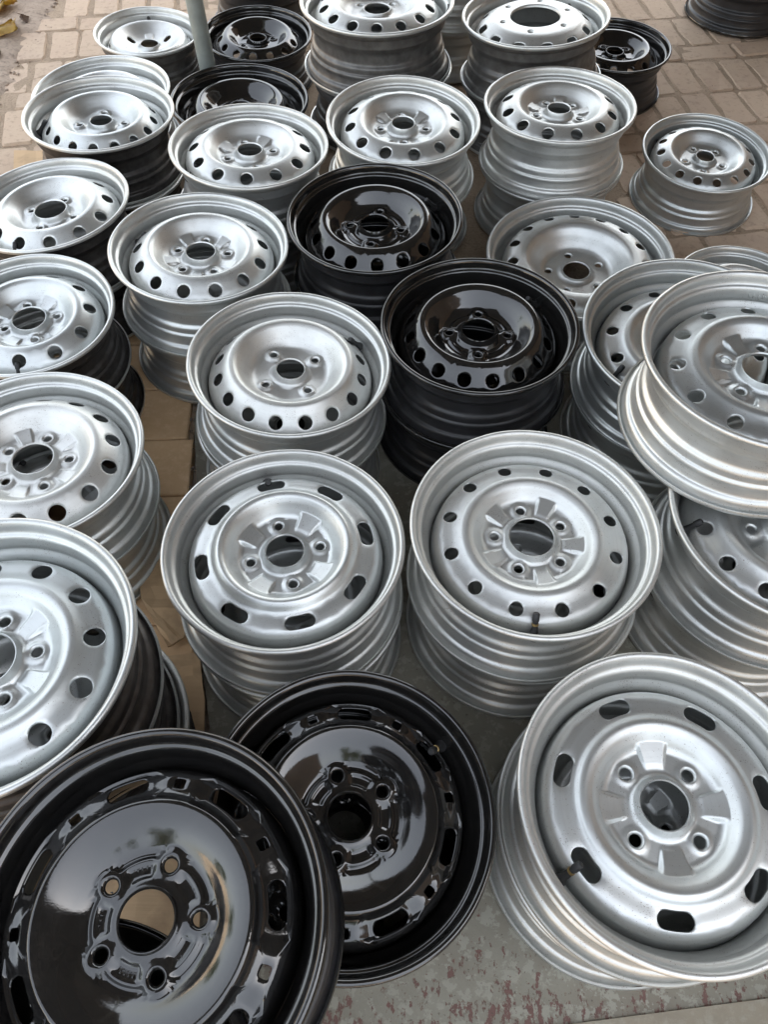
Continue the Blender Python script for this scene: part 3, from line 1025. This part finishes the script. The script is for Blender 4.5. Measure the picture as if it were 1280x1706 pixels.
# generic pressings for the wheels lower in a stack
UNDER = [K('under_five_bolt', 'high', 0.16, -0.125, 12, 0.715, 8, 5, 20, 0.068, **STAR),
         K('under_four_bolt', 'high', 0.15, -0.12, 14, 0.715, 3, 4, 35, 0.066, **LOBE),
         K('under_slotted', 'slot', 0.16, -0.124, 8, 0.70, 4, 4, 20, v_shape=('slot', 0.11, 0.048), **CROSS)]
DK = {
    'A1': K('three_slot', 'bowl', 0.165, -0.235, 8, 0.755, 20, 3, 42, v_shape=('slot', 0.075, 0.030), b_r=0.40, b_shape=('rslot', 0.055, 0.088), boss=0.0, pads=3, pad_w=12, pad_h=0.05, pad_off=102),
    'A2': K('back_black', 'mid', 0.147, -0.09, 14, 0.70, 12, 4, 30, 0.070, boss=0.014),
    'A4': K('deep_many_hole', 'flat', 0.165, -0.11, 14, 0.705, 14, 4, 50, 0.072, boss=0.010),
    'A6': K('truck', 'truck', 0.335, -0.02, 12, 0.725, 8, 6, 18, v_shape=('super', 0.082, 0.062, 3.0), b_r=0.475, b_hole=0.044, boss=0.0),
    'B2': K('far_left_deep', 'high', 0.142, -0.12, 16, 0.715, 5, 4, 8, 0.064, **LOBE),
    'B3': K('black_behind', 'high', 0.15, -0.12, 16, 0.715, 1, 4, 10, 0.068, boss=0.014),
    'B4': K('row_two_twelve', 'flat', 0.150, -0.075, 12, 0.705, 4, 4, 23, 0.078, pads=4, pad_w=14, pad_h=0.048, boss=0.018),
    'B5': K('row_two_centre', 'flat', 0.143, -0.06, 12, 0.705, 12, 4, 94, 0.078, pads=4, pad_w=13, pad_h=0.048, boss=0.018),
    'B6': K('row_two_right', 'flat', 0.145, -0.07, 12, 0.705, 12, 5, 44, 0.078, **STAR),
    'B7': K('far_right', 'flat', 0.135, -0.08, 15, 0.705, 9, 5, 41, 0.066, boss=0.014),
    'C1': K('wide_bore', 'mid', 0.191, -0.095, 12, 0.715, 15, 4, 75, 0.076, boss=0.018, scallop=0.008),
    'C2': K('thirteen_hole', 'mid', 0.160, -0.09, 13, 0.715, 15, 5, 18, 0.074, **STAR, fine=True),
    'C3': K('black_upper', 'high', 0.160, -0.125, 15, 0.715, 9.5, 4, 80, 0.072, hub_step=0.022, boss=0.020),
    'C4': K('broad_bowl', 'deep', 0.141, -0.215, 15, 0.720, 16, 5, 29, 0.060, boss=0.004, boss_r=0.07),
    'C5': K('black_lower', 'high', 0.164, -0.125, 16, 0.715, 8.5, 4, 86, 0.070, hub_step=0.022, boss=0.020),
    'C6': K('right_edge_low', 'high', 0.15, -0.12, 12, 0.715, 8, 4, 8, 0.066, **LOBE),
    'C7': K('right_leaning', 'low', 0.174, -0.165, 12, 0.695, 15, 5, 30, 0.060, **STAR),
    'C8': K('right_top', 'low', 0.174, -0.165, 12, 0.690, 27, 5, 78, 0.060, **STAR, fine=True),
    'D1': K('eleven_hole', 'mid', 0.185, -0.1, 11, 0.700, 15, 4, 22, 0.078, boss=0.02, pads=4, pad_w=14, pad_h=0.05),
    'D2': K('sixteen_hole', 'high', 0.137, -0.128, 16, 0.725, 16.5, 4, 40, 0.069, **LOBE, fine=True),
    'E1': K('left_fourteen', 'mid', 0.175, -0.1, 14, 0.715, 20, 5, 12, 0.074, **STAR, fine=True),
    'E2': K('right_under', 'low', 0.174, -0.165, 13, 0.700, 19, 5, 40, 0.062, **STAR),
    'F1': K('eight_slot', 'slot', 0.157, -0.124, 8, 0.700, 15.5, 4, 17, v_shape=('slot', 0.125, 0.056), **CROSS, fine=True),
    'F2': K('twelve_hole', 'low', 0.179, -0.165, 12, 0.690, 15, 5, 30, 0.057, **STAR, fine=True),
    'G1': K('left_near', 'low', 0.180, -0.165, 12, 0.690, 15, 5, 16, 0.070, **STAR, fine=True),
    'H1': K('black_front', 'vw', 0.150, -0.135, 7, 0.715, 7, 5, 2, v_shape=('slot', 0.125, 0.048), v_shape2=('super', 0.034, 0.030, 4.0), b_r=0.285, b_hole=0.050, hub_step=0.024, boss=0.010, boss_r=0.085, fine=True),
    'H2': K('black_second', 'vw', 0.150, -0.135, 7, 0.715, 38, 5, 38, v_shape=('slot', 0.125, 0.048), v_shape2=('super', 0.034, 0.030, 4.0), b_r=0.285, b_hole=0.050, hub_step=0.024, boss=0.010, boss_r=0.085, fine=True),
    'H3': K('seven_slot', 'slotlow', 0.158, -0.183, 7, 0.690, 8, 4, 45, v_shape=('slot', 0.118, 0.056), pads=4, pad_w=14, pad_h=0.046, pad_off=2, boss=0.010, b_hole=0.054, fine=True),
}
SP = {  # x, y, height of the front flange, tilt x, tilt y, radius, wheels in the stack
    'A1': (-0.8233, 2.7233, 0.1393, 0.028, 0.0073, 0.17, 1), 'A2': (-0.4587, 2.7164, 0.1454, 0.0173, -0.034, 0.177, 1),
    'A4': (-0.0599, 2.4609, 0.3592, -0.0185, 0.0137, 0.22, 2), 'A6': (0.3961, 2.4367, 0.3411, -0.066, 0.025, 0.2087, 2),
    'A7': (0.7167, 2.6953, 0.1490, -0.0124, -0.0167, 0.176, 1), 'B1': (-0.8722, 2.3003, 0.1599, -0.0203, -0.0239, 0.201, 1),
    'B2': (-0.7512, 1.9261, 0.3051, 0.0159, 0.0253, 0.186, 2), 'B3': (-0.4567, 2.2702, 0.1663, 0.0151, 0.0033, 0.2, 1),
    'B4': (-0.3522, 1.7896, 0.3109, 0.0213, 0.0252, 0.191, 2), 'B5': (0.022, 1.912, 0.3163, 0.0036, -0.0437, 0.192, 2),
    'B6': (0.4258, 2.006, 0.3165, -0.0256, 0.0221, 0.194, 2), 'B7': (0.8837, 2.0871, 0.1482, -0.0144, -0.0614, 0.178, 1),
    'C1': (-0.7871, 1.5577, 0.2947, -0.0581, 0.0205, 0.1827, 2), 'C2': (-0.413, 1.4039, 0.3089, 0.0401, 0.0157, 0.1895, 2),
    'C3': (-0.0383, 1.5111, 0.3169, -0.0287, -0.0159, 0.194, 2), 'C4': (0.4566, 1.5731, 0.1816, -0.0276, -0.0251, 0.2238, 1),
    'C5': (0.1786, 1.1709, 0.3217, -0.0144, 0.0013, 0.1935, 2), 'C6': (0.8594, 1.5178, 0.1345, 0.0, 0.0, 0.1655, 1),
    'C7': (0.585, 1.152, 0.331, -0.059, -0.047, 0.2027, 2), 'C8': (0.6109, 0.9102, 0.5079, -0.0118, 0.0233, 0.204, 0),
    'D1': (-0.7339, 1.1956, 0.2932, 0.0199, -0.0319, 0.173, 2), 'D2': (-0.1862, 1.0617, 0.3137, 0.0551, 0.0117, 0.1915, 2),
    'E1': (-0.6234, 0.8338, 0.302, 0.0181, 0.035, 0.1944, 2), 'E2': (0.6775, 0.7223, 0.3400, 0.0003, -0.0053, 0.209, 2),
    'F1': (-0.159, 0.6498, 0.3198, -0.0075, 0.0263, 0.192, 2), 'F2': (0.2452, 0.6902, 0.3271, -0.0043, 0.0098, 0.2009, 2),
    'G1': (-0.5029, 0.3893, 0.4729, -0.0055, 0.021, 0.195, 3), 'H1': (-0.2300, 0.0925, 0.512, -0.0712, -0.0442, 0.186, 0), 'I1': (-0.323, -0.078, 0.338, 0.0, 0.0, 0.188, 2),
    'H2': (-0.0328, 0.2434, 0.3030, 0.10, -0.075, 0.194, 2), 'H3': (0.3890, 0.2675, 0.3310, 0.004, -0.006, 0.2027, 2),
    'A3': (-0.49, 3.14, 0.155, 0.0, 0.0, 0.19, 1), 'A5': (0.17, 2.90, 0.318, 0.01, 0.0, 0.195, 2), 'A8': (1.305, 3.285, 0.318, 0.0, 0.0, 0.197, 2),
}
# key: colour, barrel, valve angle, cap, labels from the top wheel down
WL = [
    ('A3', 'b', 'b', None, ['black wheel cut off by the top edge behind the back left black wheel']),
    ('A5', 's', 's', None, ['silver wheel half hidden between the two big wheels at top centre', 'lower silver wheel hidden between the two big stacks at top centre']),
    ('A8', 'b', 'b', None, ['black wheel at the top right corner, above the cut of the photo', 'black wheel standing alone on the brown paving in the top right corner']),
    ('A1', 's', 'g', 100, ['silver wheel with three oval slots round its hub beside the grey pole']),
    ('A2', 'b', 'b', 81, ['glossy black wheel lying just right of the grey pole in the back row']),
    ('A4', 's', 'g', None, ['big deep silver wheel with dark grey barrel, topmost at top centre', 'dark-sided lower wheel under the big deep wheel at top centre']),
    ('A6', 's', 'g', 45, ['big silver truck wheel with very wide centre hole and six small bolt holes', 'dark-sided lower wheel under the wide-bored truck wheel']),
    ('A7', 'b', 'b', None, ['black wheel half hidden right of the wide-bored truck wheel']),
    ('B1', 's', 's', None, ['silver wheel mostly hidden behind the deep wheel at upper left']),
    ('B2', 's', 'd', 190, ['deep silver wheel with black valve and dark barrel at upper left', 'dark lower wheel under the deep silver wheel at upper left']),
    ('B3', 'b', 'b', 87, ['black wheel half covered by the silver twelve-hole wheel, below the grey pole']),
    ('B4', 's', 's', 211, ['silver wheel with twelve round holes overlapping a black wheel at upper left', 'silver lower wheel under the one overlapping a black wheel']),
    ('B5', 's', 's', 97, ['silver wheel in front of the big deep wheel at top centre', 'silver lower wheel behind the rim of the upper black wheel']),
    ('B6', 's', 's', 132, ['silver wheel in front of the wide-bored truck wheel', 'silver lower wheel of the stack in front of the truck wheel']),
    ('B7', 's', 's', 134, ['small silver wheel alone on the brown paving near the right edge']),
    ('C1', 's', 'd', 251, ['silver wheel with wide centre hole and dark barrel, upper one at left edge', 'dark lower wheel under the wide-bored wheel at left edge']),
    ('C2', 's', 's', 159, ['silver five-bolt wheel with star hub left of the upper black wheel', 'silver lower wheel under the star-hubbed wheel, seen beside the tan tiles']),
    ('C3', 'b', 'b', 36, ['glossy black wheel in the middle, farther of the two middle ones', 'black lower wheel under the farther middle black wheel']),
    ('C4', 's', 's', None, ['large low silver wheel with broad bowl half hidden by the middle black wheel']),
    ('C5', 'b', 'b', 42, ['glossy black wheel in the middle, nearer of the two middle ones', 'black lower wheel under the nearer middle black wheel']),
    ('C6', 's', 's', None, ['silver wheel just showing behind the leaning pair at right edge']),
    ('C7', 's', 's', 208, ['silver wheel partly covered by the topmost one at right edge', 'silver lower wheel under the partly covered one at right']),
    ('C8', 's', 's', None, ['topmost silver wheel lying across two stacks at right edge']),
    ('D1', 's', 'd', 275, ['silver wheel with dark barrel and valve in a hole, middle one at left edge', 'dark lower wheel of the middle stack at left edge']),
    ('D2', 's', 's', 38, ['silver sixteen-hole wheel with deep bowl in the middle', 'silver lower wheel under the sixteen-hole wheel beside the tan tiles']),
    ('E1', 's', 's', None, ['bright silver five-bolt wheel at left edge above the dark-barrelled near one', 'silver ribbed lower wheel at left edge beside the cardboard']),
    ('E2', 's', 's', 183, ['silver wheel half hidden beneath the topmost one at right edge', 'silver lower wheel at right edge behind the seven-slot wheel']),
    ('F1', 's', 's', 107, ['silver wheel with eight oval slots and four bolt holes', 'silver lower wheel under the eight-slot wheel']),
    ('F2', 's', 's', 267, ['silver twelve-hole wheel with brass-ringed valve at its near edge', 'silver lower wheel under the one with the brass-ringed valve']),
    ('G1', 's', 'd', None, ['large bright silver wheel with dark barrel, nearest at left edge', 'dark middle wheel of the nearest stack at left edge', 'dark bottom wheel of the nearest stack at left edge']),
    ('H2', 'b', 'b', 39, ['black wheel with rectangular slots, partly under the front black one', 'black lower wheel just showing below the partly covered slotted black wheel']),
    ('H3', 's', 's', 212, ['large silver wheel with seven oval slots at bottom right', 'silver lower wheel whose rim shows left of and below the seven-slot wheel']),
    ('I1', 'b', 'b', None, ['black wheel right under the front black one, glimpsed through its centre hole', 'black wheel on the floor under the one that props the front black wheel']),
    ('H1', 'b', 'b', None, ['glossy black wheel with big centre hole in the bottom left corner']),
]
TOPS = {}
rl = random.Random(21)
for key, colr, barrel, valve, labels in WL:
    x, y, top, tx, ty, R, n = SP[key]
    lv = max(n, 1)
    Wd = top / lv / R if n else {'H1': 0.83}.get(key, 0.815)
    dk = DK.get(key, UNDER[1])
    for k in range(lv):
        t = top - k * (top / lv if n else 0)
        fade = (1 - k / lv) if n else 1
        jx, jy = (rl.uniform(-0.006, 0.006), rl.uniform(-0.006, 0.006)) if k else (0, 0)
        # lower wheels follow the axis of the top one and straighten up towards the floor
        cx = x - sum(tx * (1 - q / lv) * top / lv for q in range(k)) + jx
        cy = y - sum(ty * (1 - q / lv) * top / lv for q in range(k)) + jy
        if k == 0:
            o = wheel(labels[0], cx, cy, t, tx, ty, R, Wd, colr, barrel, dk, valve, 'b' if key in ('F2', 'H3', 'H2') else 'r')
            TOPS[key] = o
        else:
            u = UNDER[rl.randrange(3)]
            wheel(labels[k], cx, cy, t, tx * fade + rl.uniform(-0.008, 0.008), ty * fade + rl.uniform(-0.008, 0.008), R * rl.uniform(0.985, 1.0), Wd, colr, barrel, u, rl.uniform(0, 360), 'r', spin=rl.uniform(0, 360))

# balance weight clipped on the rim of the big deep wheel
bm = bmesh.new()
for k in range(7):
    a0 = radians(-4 + (k - 3.5) * 1.7)
    add_box(bm, -0.003, 0.003, -0.0035, 0.0035, -0.010, 0.008)
    for q in bm.verts[-8:] if False else list(bm.verts)[-8:]:
        X, Y = 0.935 * 0.22 + q.co.x, q.co.y
        q.co = Vector((X * cos(a0) - Y * sin(a0), X * sin(a0) + Y * cos(a0), q.co.z))
w_ = mesh_obj('balance_weight', bm_mesh('balance_weight', bm, plain('lead', (0.10, 0.09, 0.085), 0.6, 0.4)), TOPS['A4'])
w_.location = (0, 0, 0.815 * 0.22 - 0.022)


# marks punched into the steel: rows of small raised strokes, too worn to read
def stamp(parent, R, depth, rad, ang0, nch, step, z, size, m, seed, wall=False):
    rnd = random.Random(seed)
    bm = bmesh.new()
    for k in range(nch):
        a = radians(ang0 - k * step)
        for q in range(rnd.choice((1, 2, 2, 3))):
            u0, u1 = rnd.uniform(-.4, .4) * size, rnd.uniform(-.4, .4) * size
            v0, v1 = -size * 0.7, size * 0.7
            if q == 1: u0, u1, v0, v1 = -.35 * size, .35 * size, rnd.choice((-.7, 0, .7)) * size, rnd.choice((-.7, 0, .7)) * size
            if rnd.random() < 0.18: continue
            P = []
            for (u, v) in ((u0, v0), (u1, v1)):
                if wall: P.append(Vector(((rad - 0.0004) * cos(a - u / rad), (rad - 0.0004) * sin(a - u / rad), z + v)))
                else: P.append(Vector(((rad + v) * cos(a - u / rad), (rad + v) * sin(a - u / rad), z)))
            if (P[1] - P[0]).length > 1e-4: add_tube(bm, P[0], P[1], 0.00045, 0.00045, 5)
    o = mesh_obj('stamped_mark', bm_mesh('stamped_mark', bm, m, True), parent)
    o.location.z = depth


stamp(TOPS['C8'], 0.204, 0.815 * 0.204, 0.8965 * 0.204, 84, 7, 2.6, -0.172 * 0.204, 0.0062, SILVER, 3, True)
zh = (-0.167 + 0.024 - 0.016) * 0.186 + 0.0004
for rad_, a0, n_, sd in ((0.268, 118, 6, 1), (0.268, 192, 9, 2), (0.268, 262, 7, 4), (0.268, 322, 2, 5), (0.275, 40, 4, 6)):
    stamp(TOPS['H1'], 0.186, 0.83 * 0.186, rad_ * 0.186, a0, n_, 5.2, zh, 0.0022, BLACK, sd)
